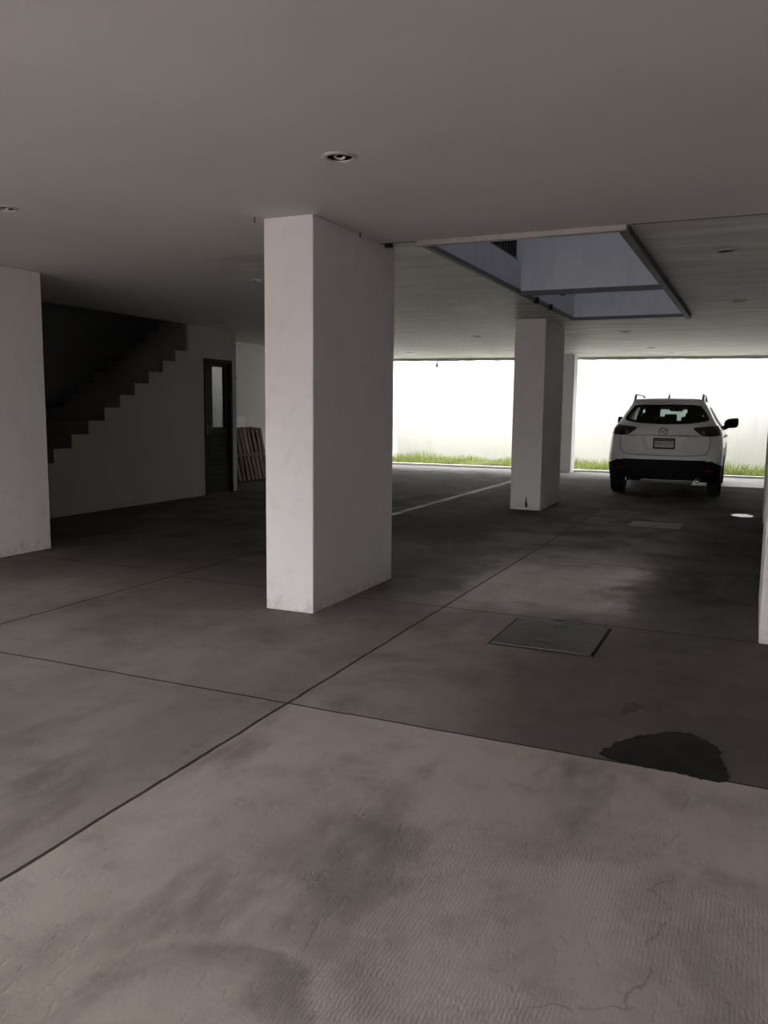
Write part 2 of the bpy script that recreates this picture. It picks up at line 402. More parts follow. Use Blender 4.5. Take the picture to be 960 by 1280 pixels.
tag(MB().box((-14, -11.0, -.1), (6, -10.8, 2.3)).build('wall_low_sky_block', M['wall']), 'unseen low street wall added to limit sky light through the entrance', 'wall', kind='structure')  # added out of view to hide the lowest sky from the entrance
tag(MB().box((-9.3, 4.9, 0), (-6.70, 5.05, ZC)).build('wall_light_block', M['baywall']), 'unseen partition added to keep entrance light off the stairs', 'wall', kind='structure')  # added out of view, blocks entrance light so the stairs stay dark
tag(MB().prism([(-9.9, 19.3), (1.6, 20.4), (1.6, 20.7), (-9.9, 19.5)], 'z', ZT, 4.3).build('wall_sky_block', M['wall']), 'unseen upper facade added to cut sky light on the garden wall', 'wall', kind='structure')  # added out of view to block part of the sky over the garden
# grass strip
mb = MB().box((-9.9, 19.62, -.2), (3.3, 22.3, .02)); tag(mb.build('ground', M['soil']), 'mossy garden soil under the grass strip', 'ground', kind='structure')
mb = MB().box((-9.9, 19.46, -.2), (3.3, 19.66, .05)); tag(mb.build('trim_2', M['curb'], bevel=.012), 'pale concrete kerb edging the grass strip', 'kerb', kind='structure')
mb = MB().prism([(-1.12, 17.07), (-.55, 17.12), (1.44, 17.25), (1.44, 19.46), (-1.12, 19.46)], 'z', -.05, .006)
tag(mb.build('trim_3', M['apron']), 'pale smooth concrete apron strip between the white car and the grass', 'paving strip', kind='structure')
mb = MB()
for i in range(13500):
    x = random.uniform(-9.45, 1.4); q = random.random(); y = 19.70 + (q ** 1.3) * 2.40
    h = random.uniform(.05, .12) * (1.0 + .9 * (q > .8)) * (1 + .5 * math.sin(x * 3.1) * math.sin(x * 1.7)); a = random.uniform(0, PI); w = random.uniform(.004, .009)
    l = random.uniform(-.6, .6) * h; l2 = random.uniform(-.6, .6) * h; dx, dy = w * math.cos(a), w * math.sin(a)
    mb.add([(x - dx, y - dy, .0), (x + dx, y + dy, .0), (x + dx * .6 + l * .4, y + dy * .6 + l2 * .4, h * .6), (x - dx * .6 + l * .4, y - dy * .6 + l2 * .4, h * .6), (x + l, y + l2, h)], [(0, 1, 2, 3), (3, 2, 4)])
tag(mb.build('grass', M['grass'], fix=False), 'strip of short green grass along the foot of the white garden wall', 'grass', kind='stuff')

# pillars
def pillar(x0, y0, x1, y1, label, name='pillar', z1=ZC):
    bm = MB().box((x0, y0, 0), (x1, y1, z1))
    return tag(bm.build(name, M['pillar'], bevel=.008), label, 'pillar', kind='structure')
pillar(-3.115, 4.92, -2.735, 6.27, 'tall white pillar nearest the camera, standing left of centre')
p2 = pillar(-3.195, 11.57, -2.755, 12.8, 'white middle pillar left of the car with a dark chip at its foot')
pillar(-4.35, 19.05, -3.86, 19.45, 'thin far pillar at the grass edge, seen right behind the middle pillar')
pillar(.085, 5.50, .50, 6.85, 'white pillar cut off by the right edge of the photo')
pillar(.130, 11.58, .56, 12.85, 'far pillar at the right edge, glimpsed behind the near right pillar')
pillar(-6.78, 4.73, -6.365, 6.085, 'white pillar cut off by the left edge of the photo')
ch = MB().prism([(-.012, 0), (.016, .012), (.02, .05), (.006, .09), (.004, .15), (-.008, .16), (-.012, .10), (-.022, .05)], 'y', -.004, .01)
o = ch.build('plaster_chip', M['gap'], p2, loc=(-2.955, 11.57, .03)); o['label'] = 'dark chipped hole in the plaster'

# stair wall (with stepped top edge and doorway)
XW = -8.08; RISE, RUN = .1745, .306; Y0, NST = 6.60, 17
ry = lambda i: Y0 + i * RUN          # riser i stands at ry(i), from z=i*RISE to (i+1)*RISE
poly = [(Y0 - .02, 0)]
for i in range(1, 14):               # the wall meets the underside of the zigzag flight
    pass
pts = [(Y0, 0)]
for i in range(0, 14):
    zt = (i + 1) * RISE - .012
    pts.append((ry(i) + .0, zt)); pts.append((ry(i + 1) + .0, zt))
pts = [p for p in pts if p[0] <= 10.56]
YD0, YD1, ZD = 10.97, 11.74, 2.185
pts += [(10.585, pts[-1][1]), (10.585, ZC), (11.87, ZC), (11.87, 0), (YD1, 0), (YD1, ZD), (YD0, ZD), (YD0, 0)]
mb = MB()
# triangulate through bmesh fill, then extrude in x
vs, fs = filled([pts], 0.)
n = len(vs)
mb.add([(XW, v[0], v[1]) for v in vs] + [(XW - .05, v[0], v[1]) for v in vs], fs + [tuple(i + n for i in reversed(f)) for f in fs])
m = len(pts)
mb.add([(XW, p[0], p[1]) for p in pts] + [(XW - .05, p[0], p[1]) for p in pts], [(i, (i + 1) % m, m + (i + 1) % m, m + i) for i in range(m)])
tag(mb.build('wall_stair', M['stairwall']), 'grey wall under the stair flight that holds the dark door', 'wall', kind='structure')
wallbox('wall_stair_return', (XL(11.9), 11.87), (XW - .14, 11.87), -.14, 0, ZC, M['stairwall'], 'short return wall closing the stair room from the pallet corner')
# staircase: folded slab
XS0, XS1 = -9.13, XW - .004
top = []; bot = []
for i in range(NST):
    top += [(ry(i), i * RISE), (ry(i), (i + 1) * RISE)]
    z = (i + 1) * RISE - .195
    bot += [(ry(i) + .1, z - RISE + .0), (ry(i) + .1, z)] if i else [(ry(i) + .1, 0.)]
top += [(ry(NST) , NST * RISE)]
bot += [(ry(NST), NST * RISE - .195)]
st = empty('staircase', ((XS0 + XS1) / 2, Y0, 0), 'dark concrete staircase rising along the left wall towards the door', 'staircase')
for i in range(NST):
    b = MB().prism([(ry(i) - Y0, max(0, i * RISE - .02)), (ry(i) - Y0, (i + 1) * RISE), (ry(i + 1) + .03 - Y0, (i + 1) * RISE), (ry(i + 1) + .03 - Y0, (i + 1) * RISE - .195 if i else 0.), (ry(i) + .10 - Y0, max(0, (i + 1) * RISE - .195)), (ry(i) + .10 - Y0, max(0, i * RISE - .02))], 'x', XS0 - st.location.x, (XS1 if i < 13 else XW - .06) - st.location.x)
    b.build('step', M['stair'], st, bevel=.006)
# closed stair shaft over the flight
mb = MB(); a, b, c, d, e = -9.26, -8.0, 6.6, 11.84, 5.4
mb.box((a - .1, c - .1, ZT), (a, d + .1, e)).box((b, c - .1, ZT), (b + .1, d + .1, e)).box((a, c - .1, ZT), (b, c, e)).box((a, d, ZT), (b, d + .1, e)).box((a - .1, c - .1, e), (b + .1, d + .1, e + .1))
tag(mb.build('wall_stair_shaft', M['stairback']), 'dark stair shaft walls above the flight', 'wall', kind='structure')

# door
dr = empty('door_1', (XW - .05, (YD0 + YD1) / 2, 0), 'dark metal door with a narrow glass pane beside the stairs', 'door', kind='structure')
L = lambda y: y - dr.location.y
fr = MB(); fr.box((-.06, L(YD0), 0), (.065, L(YD0) + .05, ZD)).box((-.06, L(YD1) - .05, 0), (.065, L(YD1), ZD)).box((-.06, L(YD0) + .05, ZD - .06), (.065, L(YD1) - .05, ZD))
fr.build('door_frame', M['doorpaint'], dr, bevel=.004)
g0, g1, gz0, gz1 = 11.235, 11.575, 1.085, 2.07
lf = MB(); y0, y1, z1 = L(YD0) + .052, L(YD1) - .052, ZD - .064
lf.box((-.03, y0, .01), (.02, y1, gz0)).box((-.03, y0, gz0), (.02, L(g0), z1)).box((-.03, L(g1), gz0), (.02, y1, z1)).box((-.03, L(g0), gz1), (.02, L(g1), z1))
for i in range(11): lf.prism([(.02, .16 + i * .078), (.032, .165 + i * .078), (.02, .215 + i * .078)], 'y', y0 + .09, y1 - .06)
lf.build('door_leaf', M['doorpaint'], dr)
MB().box((-.012, L(g0), gz0), (-.004, L(g1), gz1)).build('glass_pane', M['doorglass'], dr)
hd = MB().box((.02, y0 + .03, .98), (.035, y0 + .07, 1.14)).tube([(.03, y0 + .05, 1.06), (.07, y0 + .05, 1.06), (.07, y0 + .16, 1.06)], .009)
hd.build('door_handle', M['darksteel'], dr)
# dim store room behind the door
mb = MB(); mb.box((-9.2, 11.80, 0), (-8.22, 11.86, 2.6)).box((-9.2, 10.70, 0), (-8.22, 10.76, 2.3)).box((-9.24, 10.7, 0), (-9.18, 11.86, 2.3))
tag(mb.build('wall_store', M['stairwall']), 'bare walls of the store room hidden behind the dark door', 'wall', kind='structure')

# light well: walls going up through the upper floor
ZU = 9.6
mb = MB()
def wb(x0, y0, x1, y1, z0=ZC + .004, z1=ZU): mb.box((x0, y0, z0), (x1, y1, z1))
wb(-2.55, 5.9, -2.41, 7.68); wb(-2.55, 7.68, -2.41, 8.94, z1=2.985); wb(-2.55, 8.94, -2.41, 11.9)
wb(-.93, 5.9, -.79, 11.9); wb(-2.41, 8.90, -.93, 8.98); wb(-2.41, 11.74, -.93, 11.9); wb(-2.41, 5.9, -.93, 6.055)
tag(mb.build('wall_light_well', M['well']), 'bluish grey walls of the light well cut through the ceiling', 'wall', kind='structure')
mb = MB()
mb.box((-5.1, 6.6, ZT), (-5.0, 10, 5.4)).box((-5.0, 6.6, ZT), (-2.55, 6.7, 5.4)).box((-5.0, 9.9, ZT), (-2.55, 10.0, 5.4)).box((-5.1, 6.6, 5.4), (-2.55, 10, 5.5)).box((-2.55, 7.68, 4.6), (-2.41, 8.94, ZU))
tag(mb.build('wall_upper_corridor', M['stairwall']), 'dark upper corridor walls behind the light well railing', 'wall', kind='structure')
# railing in the light well
rl = empty('railing', (-2.48, 7.68, 2.985), 'black balustrade up inside the ceiling light well', 'railing')
MB().box((-.02, .02, .02), (.02, 1.24, .05)).build('bottom_rail', M['darksteel'], rl)
MB().box((-.025, .02, .86), (.025, 1.24, .90)).build('handrail', M['darksteel'], rl)
for i in range(11): MB().box((-.015, .06 + i * .112, 0), (.015, .09 + i * .112, .86)).build('baluster', M['darksteel'], rl)
# steel edging of the opening
ed = empty('opening_frame', (-1.67, 8.9, ZC), 'grey steel edge frame with a crossbar around the ceiling light well', 'frame')
E_ = lambda x0, y0, z0, x1, y1, z1: ((x0 + 1.67, y0 - 8.9, z0 - ZC), (x1 + 1.67, y1 - 8.9, z1 - ZC))
o = MB().box(*E_(-2.44, 5.99, 2.645, -.90, 6.055, 2.70)).build('near_edge', M['lightsteel'], ed); o['label'] = 'pale plastered near edge of the opening'
MB().box(*E_(-.945, 6.02, 2.63, -.885, 11.78, 2.70)).build('side_bar', M['greysteel'], ed)
MB().box(*E_(-2.45, 6.02, 2.662, -2.405, 11.78, 2.70)).build('side_bar', M['greysteel'], ed)
MB().box(*E_(-2.44, 11.735, 2.66, -.90, 11.78, 2.70)).build('far_edge', M['greysteel'], ed)
MB().box(*E_(-2.42, 8.895, 2.64, -.93, 8.965, 2.685)).build('crossbar', M['greysteel'], ed)
for (x, y) in ((-2.40, 9.55), (-2.40, 10.25), (-1.98, 8.99)): MB().box(*E_(x - .02, y - .02, 2.635, x + .03, y + .03, 2.70)).build('bracket', M['gap'], ed)

# downlights
def make_light(x, y, label, lamp):
    t = empty('ceiling_downlight', (x, y, ZC), label, 'ceiling light', 'recessed downlights')
    MB().lathe([(.064, .004), (.064, -.004), (.072, -.010), (.088, -.006), (.093, .0), (.09, .003)], 32, closed=True).build('trim_ring', M['trimring'], t, smooth=True)
    MB().lathe([(.064, 0), (.066, .03), (.066, .15), (.05, .17), (.0005, .172), (.0005, .176), (.054, .174), (.07, .152), (.0695, .03), (.067, 0)], 32).build('housing', M['can'], t, smooth=False)
    if lamp:
        pts = [(.024 * math.cos(a), .024 * math.sin(a), -.004 + .0011 * a * 2.2) for a in np.linspace(0, 6 * PI, 60)]
        b = MB().tube(pts, .008, 8); b.tube([(0.024, 0, .042), (.012, .0, .055), (0, 0, .08)], .008, 8); b.build('spiral_lamp', M['cfl'], t, smooth=True)
        MB().lathe([(.019, .055), (.028, .06), (.028, .11), (.018, .115), (.018, .172)], 20).build('lamp_socket', M['socket'], t, smooth=True)
    return t
for l in LIGHTS: make_light(*l)

# hanging lamp holder at the slab edge
hl = empty('pendant_lamp_holder', (-7.38, 19.60, ZC), 'small lamp holder dangling on a short cord from the outer ceiling edge', 'lamp holder')
MB().tube([(0, 0, 0), (.004, 0, -.05), (.0, 0, -.12)], .006).build('cord', M['socket'], hl)
MB().lathe([(.008, -.10), (.018, -.12), (.024, -.15), (.032, -.19), (.03, -.215), (.012, -.225)], 16).build('socket', M['socket'], hl, smooth=True)
# wire ends
for (x, y, lab) in ((-3.15, 4.86, 'short bent wire end poking from the ceiling at the near pillar left corner'), (-2.70, 5.55, 'short bent wire end poking from the ceiling right of the near pillar')):
    tag(MB().tube([(0, 0, 0), (.004, 0, -.015), (-.003, .003, -.03), (.006, 0, -.042)], .0035, 6).build('wire_end', M['black'], loc=(x, y, ZC + .004)), lab, 'wire')
tag(MB().box((-.03, -.02, -.03), (.03, .02, 0)).build('bracket', M['gap'], loc=(-2.68, 6.02, ZC + .004), bevel=.004), 'small dark bracket at the ceiling joint beside the near pillar', 'bracket')
o = MB().lathe([(.001, -.012), (.028, -.012), (.032, -.004), (.022, .012), (.030, .028), (.020, .045), (.001, .05)], 16, axis='x').build('wall_knob', M['socket'], loc=(XL(13.62) + .012, 13.62, 1.98), smooth=True)
tag(o, 'small dark knob fixed high on the boundary wall above the pallets', 'wall fixture')

# pallets leaning on the left wall
def make_pallet():
    t = empty('wooden_pallet', (0, 0, 0), 'wooden pallet', 'pallet', 'pallets leaning on the left wall')
    # local: x out of the wall, y along, z up the board
    H_, W_ = 1.02, 1.15
    for z in (0.0, H_ / 2 - .045, H_ - .09): MB().box((.018, 0, z), (.078, W_, z + .09)).build('stringer', M['wood'], t, bevel=.003)
    for row, (z0, z1) in enumerate(((0.0, .485), (.515, H_))):
        y = 0.03 * row
        for i in range(8):
            w = .10 + random.uniform(-.025, .015); dz = random.uniform(-.02, .02); sk = random.uniform(-.02, .02)
            MB().prism([(y, z0 + dz), (y + w, z0 + dz), (y + w + sk, z1 + dz), (y + sk, z1 + dz)], 'x', .078, .096 + random.uniform(0, .006)).build('deck_board', M[random.choice(('wood', 'wood', 'wood', 'palewood'))], t, bevel=.003); y += (W_ - .13) / 7
    for y in (0, .34, .69, 1.03): MB().box((0, y, 0.005), (.018, y + .115, H_)).build('back_board', M['wood'], t, bevel=.003)
    return t
pa = make_pallet()
lean = math.radians(-12)
for i, (x, y, a, lab) in enumerate(((-9.045, 13.18, lean, 'wooden pallet leaning directly against the boundary wall'), (-8.935, 13.06, lean, 'wooden pallet stacked outermost, facing the stairs corner and hiding the other pallet'))):
    p = pa if i == 0 else copy_tree(pa)
    p.location = (x, y, 0.0); p.rotation_euler = (0, a, math.radians(2)); p['label'] = lab
# shift: keep feet on the floor
wbd = MB().box((0, 0, 0), (.022, .98, 1.235)).build('foam_board', M['whiteboard'], loc=(XL(12.98) + .012, 12.98, 0.)); wbd.rotation_euler = (0, 0, math.radians(1.43))
tag(wbd, 'white board standing behind the pallets, its top corner showing above them', 'board')

# manhole covers
def manhole(poly, label, group=None):
    cx = sum(p[0] for p in poly) / 4; cy = sum(p[1] for p in poly) / 4; q = [(x - cx, y - cy) for x, y in poly]
    t = empty('manhole_cover', (cx, cy, 0), label, 'manhole cover', 'square floor covers')
    g = MB().prism([(x * 1.03, y * 1.03) for x, y in q], 'z', -.03, .003).build('cover_rim', M['gap'], t)
    MB().prism([(x * .975, y * .97) for x, y in q], 'z', -.02, .009).build('cover_slab', M['plaque'], t, bevel=.003)
    for yy in (-.17, .2): MB().tube([(-.05, yy, .006), (-.05, yy, .018), (.05, yy, .018), (.05, yy, .006)], .005, 6).build('lifting_ring', M['greysteel'], t)
manhole([(-1.42, 4.76), (-.80, 4.76), (-.80, 5.44), (-1.42, 5.44)], 'square concrete manhole cover nearer the camera, right of the long joint')
manhole([(-1.42, 10.52), (-.79, 10.48), (-.79, 11.08), (-1.40, 11.05)], 'distant square manhole cover in front of the white car')
# stains and puddles
def blot(name, poly, mat, label, cat, z=.0035, rough=.012, seed=1):
    rnd = random.Random(seed); P = []
    n = len(poly)
    for i in range(n):
        a, b = poly[i], poly[(i + 1) % n]; L_ = math.dist(a, b); k = max(2, int(L_ / .018))
        for j in range(k):
            t = j / k; e = rough * (1 if j else .3); P.append((a[0] + (b[0] - a[0]) * t + rnd.uniform(-e, e), a[1] + (b[1] - a[1]) * t + rnd.uniform(-e, e)))
    vs, fs = filled([P], z); n = len(P); mb = MB().add(vs, fs); mb.add([(x, y, z) for x, y in P] + [(x, y, -.002) for x, y in P], [(i, (i + 1) % n, n + (i + 1) % n, n + i) for i in range(n)])
    return tag(mb.build(name, mat), label, cat)
blot('oil_stain', [(-.52, 3.38), (-.48, 3.54), (-.43, 3.60), (-.39, 3.66), (-.3, 3.74), (-.2, 3.78), (-.12, 3.73), (-.075, 3.67), (-.05, 3.53), (-.02, 3.34), (-.08, 3.31), (-.2, 3.325), (-.35, 3.335), (-.48, 3.35)], M['wet'], 'large black oil stain on the floor against the front joint', 'oil stain', seed=3)
blot('oil_stain', [(-.515, 3.99), (-.50, 4.07), (-.465, 4.10), (-.425, 4.04), (-.44, 3.95), (-.475, 3.92), (-.49, 3.86), (-.505, 3.89)], M['damp'], 'small faint dark spot just behind the large oil stain', 'oil stain', seed=5, z=.002)
blot('puddle', [(-.25, 12.30), (-.12, 12.22), (.0, 12.28), (.02, 12.45), (-.06, 12.6), (-.2, 12.58), (-.27, 12.45)], M['water'], 'small shiny puddle right of the car before the far right pillar', 'puddle', seed=8, z=.002)
blot('puddle', [(-1.18, 5.50), (-1.10, 5.47), (-.98, 5.475), (-.96, 5.50), (-1.05, 5.52)], M['water'], 'thin wet glint along the joint behind the near manhole cover', 'puddle', seed=9, z=.002, rough=.006)
exec_car = True

# ------------------------------------------------------------------ the car
def cr(keys):            # smooth interpolation through (z, value)
    xs = [k[0] for k in keys]; ys = [k[1] for k in keys]; n = len(xs)
    d = [(ys[i + 1] - ys[i]) / (xs[i + 1] - xs[i]) for i in range(n - 1)]
    m = [d[0]] + [0 if d[i - 1] * d[i] <= 0 else 2 * d[i - 1] * d[i] / (d[i - 1] + d[i]) for i in range(1, n - 1)] + [d[-1]]
    def f(x):
        if x <= xs[0]: return ys[0]
        if x >= xs[-1]: return ys[-1]
        i = max(j for j in range(n - 1) if xs[j] <= x); h = xs[i + 1] - xs[i]; t = (x - xs[i]) / h
        return ys[i] * (1 + 2 * t) * (1 - t) ** 2 + m[i] * h * t * (1 - t) ** 2 + ys[i + 1] * t * t * (3 - 2 * t) + m[i + 1] * h * t * t * (t - 1)
    return f
YR = cr([(.26, .12), (.32, .05), (.45, .012), (.60, .0), (.70, .012), (.74, .05), (.80, .062), (.95, .075), (1.05, .085), (1.12, .10), (1.19, .14), (1.24, .19), (1.35, .275), (1.48, .385), (1.535, .435), (1.552, .44), (1.568, .345), (1.60, .335), (1.62, .375), (1.645, .60), (1.662, 1.0)])
YF = cr([(.26, 4.36), (.4, 4.48), (.6, 4.53), (.75, 4.52), (.88, 4.40), (.96, 4.15), (1.02, 3.8), (1.07, 3.50), (1.10, 3.36), (1.3, 2.88), (1.5, 2.40), (1.58, 2.15), (1.63, 1.85), (1.662, 1.45)])
WW = cr([(.26, .845), (.32, .875), (.45, .902), (.62, .915), (.80, .912), (.95, .900), (1.05, .882), (1.12, .862), (1.18, .822), (1.25, .775), (1.35, .72), (1.48, .648), (1.56, .598), (1.60, .565), (1.63, .51), (1.65, .41), (1.662, .20)])
NE = 3.0
def DD(z): return min(.46, WW(z) * .62)
def sst(t): t = max(0, min(1, t)); return t * t * (3 - 2 * t)
def dent(x, z):          # recess that holds the number plate
    e = .36 - (1.03 - z) * .42
    return .030 * sst((e - abs(x)) / .04 + .5) * sst((z - .765) / .05) * sst((1.035 - z) / .022)
def surf(phi, z, off=0.):
    w, D = WW(z), DD(z); a = abs(phi); sg = 1 if phi >= 0 else -1
    if a <= 90:
        r = math.radians(a); x = w * math.sin(r) ** (2 / NE); y = YR(z) + D * (1 - math.cos(r) ** (2 / NE)) if a < 90 else YR(z) + D
        y += dent(x, z)
    else: x, y = w, YR(z) + D + (a - 90) / 90.
    if off:
        e = .02
        nx, ny = (0, -1)
        if a >= 90: nx, ny = 1, 0
        else:
            u = x / w; v = max(1e-4, 1 - u ** NE) ** (1 / NE)
            gx, gy = u ** (NE - 1) / w, v ** (NE - 1) / D; l = math.hypot(gx, gy); nx, ny = gx / l, -gy / l
        x += nx * off; y += ny * off
    return (sg * x, y, z)
def phi_of(x, z):
    u = abs(x) / WW(z)
    if u < 1: return math.copysign(math.degrees(math.asin(min(1, u ** (NE / 2)))), x)
    return math.copysign(90 + (u - 1) * 90, x)
ZL = []
z = .30
while z < 1.54: ZL.append(z); z += .0145
ZL += [1.545, 1.552, 1.558, 1.563, 1.568, 1.576, 1.585, 1.594, 1.602, 1.61, 1.618, 1.626, 1.634, 1.641, 1.647, 1.652, 1.656, 1.659, 1.662]
PH = [math.degrees(math.asin(u ** 1.5)) for u in np.linspace(0, .86, 36)] + list(np.linspace(56, 90, 20))
PH = [-p for p in reversed(PH[1:])] + PH
def loop(z):
    P = [surf(p, z) for p in PH]; w = WW(z); yf = YF(z); Df = min(.62, w * .8)
    y0 = P[-1][1]; y1 = max(y0 + .02, yf - Df)
    for t in np.linspace(0, 1, 74)[1:]: P.append((w, y0 + (y1 - y0) * t, z))
    for a in np.linspace(90, -90, 42)[1:-1]:
        r = math.radians(abs(a)); n = 2.6
        P.append((math.copysign(w * math.sin(r) ** (2 / n), a), y1 + (yf - y1) * math.cos(r) ** (2 / n), z))
    for t in np.linspace(1, 0, 74)[:-1]: P.append((-w, y0 + (y1 - y0) * t, z))
    return P
rows = [loop(z) for z in ZL]; NP = len(rows[0])
AX = ((.86, .36), (3.56, .36))        # axle y, z
ARC = .40
REARWIN = [(-.525, 1.515), (-.40, 1.532), (0, 1.538), (.40, 1.532), (.525, 1.515), (.60, 1.42), (.655, 1.325), (.665, 1.285), (.62, 1.262), (.42, 1.228), (.2, 1.213), (0, 1.208), (-.2, 1.213), (-.42, 1.228), (-.62, 1.262), (-.665, 1.285), (-.655, 1.325), (-.60, 1.42)]
SIDE1 = [(1.12, 1.12), (2.02, 1.10), (2.0, 1.50), (1.25, 1.50), (.86, 1.38), (.80, 1.30)]
SIDE2 = [(2.10, 1.10), (3.12, 1.09), (2.80, 1.27), (2.35, 1.49), (2.08, 1.505)]
def inpoly(x, y, P):
    c = False; n = len(P)
    for i in range(n):
        (x0, y0), (x1, y1) = P[i], P[i - 1]
        if (y0 > y) != (y1 > y) and x < (x1 - x0) * (y - y0) / (y1 - y0) + x0: c = not c
    return c
def shrink(P, k, kz=None):
    cx = sum(p[0] for p in P) / len(P); cy = sum(p[1] for p in P) / len(P)
    return [(cx + (x - cx) * k, cy + (y - cy) * (kz or k)) for x, y in P]
WSC = [(-.56, 1.46), (.56, 1.46), (.74, 1.13), (-.74, 1.13)]
body, clad = MB(), MB(); body.v = [p for r in rows for p in r]; clad.v = list(body.v)
rwi = shrink(REARWIN, .95, .90); s1i, s2i = shrink(SIDE1, .95, .93), shrink(SIDE2, .95, .93)
def cladtop(x, y): # upper edge of the black lower trim
    if y < .85: return np.interp(abs(x), [0, .55, .74, .84, .95], [.636, .632, .622, .575, .53])
    return .47 if y < 4.0 else .42
for i in range(len(rows) - 1):
    for k in range(NP):
        k2 = (k + 1) % NP; q = (i * NP + k, i * NP + k2, (i + 1) * NP + k2, (i + 1) * NP + k)
        c = [sum(body.v[j][a] for j in q) / 4 for a in range(3)]; x, y, z = c
        if abs(x) < .70 and y < 1.2 and inpoly(x, z, rwi): continue
        if y > 1.9 and z > 1.09 and abs(x) < WW(z) * .93 and inpoly(x, z, WSC) and y > YF(z) - .7: continue
        if abs(x) > WW(z) * .97 and (inpoly(y, z, s1i) or inpoly(y, z, s2i)): continue
        if abs(x) > .60 and any(math.hypot(y - a, z - b) < ARC for a, b in AX): continue
        arch = abs(x) > .7 and any(math.hypot(y - a, z - b) < ARC + .06 for a, b in AX)
        (clad if (z < cladtop(x, y) or arch) else body).f.append(q)
body.f.append(tuple((len(rows) - 1) * NP + k for k in range(NP)))
CAR = empty('car', (-1.395, 14.30, 0), 'white compact crossover car parked rear-on at the garden end', 'car', rz=math.radians(1.2))
def prune(mb):
    used = sorted({i for f in mb.f for i in f}); mp = {a: b for b, a in enumerate(used)}
    mb.v = [mb.v[i] for i in used]; mb.f = [tuple(mp[i] for i in f) for f in mb.f]; return mb
prune(body).build('body_shell', M['paint'], CAR, smooth=True, fix=True)
prune(clad).build('lower_cladding', M['black'], CAR, smooth=True, fix=True)['label'] = 'black plastic lower bumper, sills and wheel arches'
def rear_poly(P, dense=.03):
    out = []; n = len(P)
    for i in range(n):
        a, b = P[i], P[(i + 1) % n]; k = max(1, int(math.dist(a, b) / dense))
        for j in range(k): t = j / k; out.append((a[0] + (b[0] - a[0]) * t, a[1] + (b[1] - a[1]) * t))
    return out
def patch(P, off, nx=26, nz=14, conv=None, depth=.02):
    """sheet over polygon P (u, z) wrapped on the body, with a turned-in rim"""
    P = [((conv or phi_of)(x, z), z) for x, z in rear_poly(P)]; z0 = min(p[1] for p in P) + 1e-4; z1 = max(p[1] for p in P) - 1e-4
    R = []
    for i in range(nz + 1):
        z = z0 + (z1 - z0) * (.5 - .5 * math.cos(PI * i / nz)); xs = []
        for j in range(len(P)):
            (a0, b0), (a1, b1) = P[j], P[(j + 1) % len(P)]
            if (b0 > z) != (b1 > z): xs.append(a0 + (a1 - a0) * (z - b0) / (b1 - b0))
        if len(xs) < 2: continue
        R.append([(min(xs) + (max(xs) - min(xs)) * k / nx, z) for k in range(nx + 1)])
    mb = MB().grid([[surf(p, z, off) for p, z in r] for r in R])
    bd = R[0] + [r[-1] for r in R[1:]] + list(reversed(R[-1]))[1:] + [r[0] for r in reversed(R[:-1])][:-1]
    mb.grid([[surf(p, z, off) for p, z in bd], [surf(p, z, off - depth) for p, z in bd]], close=True)
    return mb
def ring(P, Q, off, surfn, nr=3):
    return MB().grid([[surfn(a[0] + (b[0] - a[0]) * t, a[1] + (b[1] - a[1]) * t, off) for a, b in zip(P, Q)] for t in np.linspace(0, 1, nr + 1)], close=True)
srear = lambda x, z, off: surf(phi_of(x, z), z, off)
rw = empty('rear_window', (0, 0, 0), None, None); rw.parent = CAR
A = rear_poly(REARWIN); B = rear_poly(REARWIN); A2 = shrink(A, 1.0); B2 = shrink(A, .90, .80)
ring(A2, B2, .006, srear).build('window_border', M['black'], rw, smooth=True)
patch(shrink(REARWIN, .97, .94), .003, depth=.004).build('window_glass', M['privacy'], rw, smooth=True)
# tail lamps
TL = [(.425, 1.155), (.52, 1.172), (.70, 1.190), (.80, 1.196), (.94, 1.185), (.96, 1.06), (.88, 1.030), (.70, 1.022), (.60, 1.028), (.53, 1.065)]
for s in (-1, 1):
    P = [(s * x, z) for x, z in TL]
    conv = lambda x, z: math.copysign(min(abs(phi_of(min(abs(x), WW(z) * .9999), z)) if abs(x) < WW(z) else 90 + (abs(x) - WW(z)) * 90 * 2.2, 112), x)
    t = patch(P, .010, 22, 10, conv).build('tail_lamp', M['lens'], CAR, smooth=True); t['label'] = 'smoked red tail lamp'
    q = [(s * x, z) for x, z in ((.56, 1.085), (.60, 1.115), (.625, 1.10), (.62, 1.045), (.60, 1.040))]
    patch(q, .016, 4, 5).build('reversing_lamp', M['lampclear'], t, smooth=True)
    q = [(s * x, z) for x, z in ((.62, .475), (.64, .492), (.78, .478), (.785, .455), (.66, .452))]
    patch(q, .010, 8, 4).build('reflector', M['reflector'], CAR, smooth=True)
# lower bumper shelf under the tailgate and diffuser
b = MB(); b.box((-.66, .12, .295), (.66, .55, .36)); b.build('rear_diffuser', M['black'], CAR, bevel=.02)
# tailgate seam
def seam(P, name='tailgate_seam', r=.0045):
    MB().tube([surf(phi_of(x, z), z, .0005) for x, z in rear_poly(P + P[-1:], .03)[:-1]], r, 6).build(name, M['seam'], CAR)
SP = [(-.70, 1.03), (-.71, .93), (-.69, .80), (-.655, .735), (-.58, .712), (-.3, .700), (0, .697), (.3, .700), (.58, .712), (.655, .735), (.69, .80), (.71, .93), (.70, 1.03)]
seam(SP)
# chrome strip above the plate
MB().tube([surf(phi_of(x, 1.034), 1.034, .006) for x in np.linspace(-.30, .30, 25)], .008, 8).build('tailgate_handle', M['silver'], CAR, smooth=True)
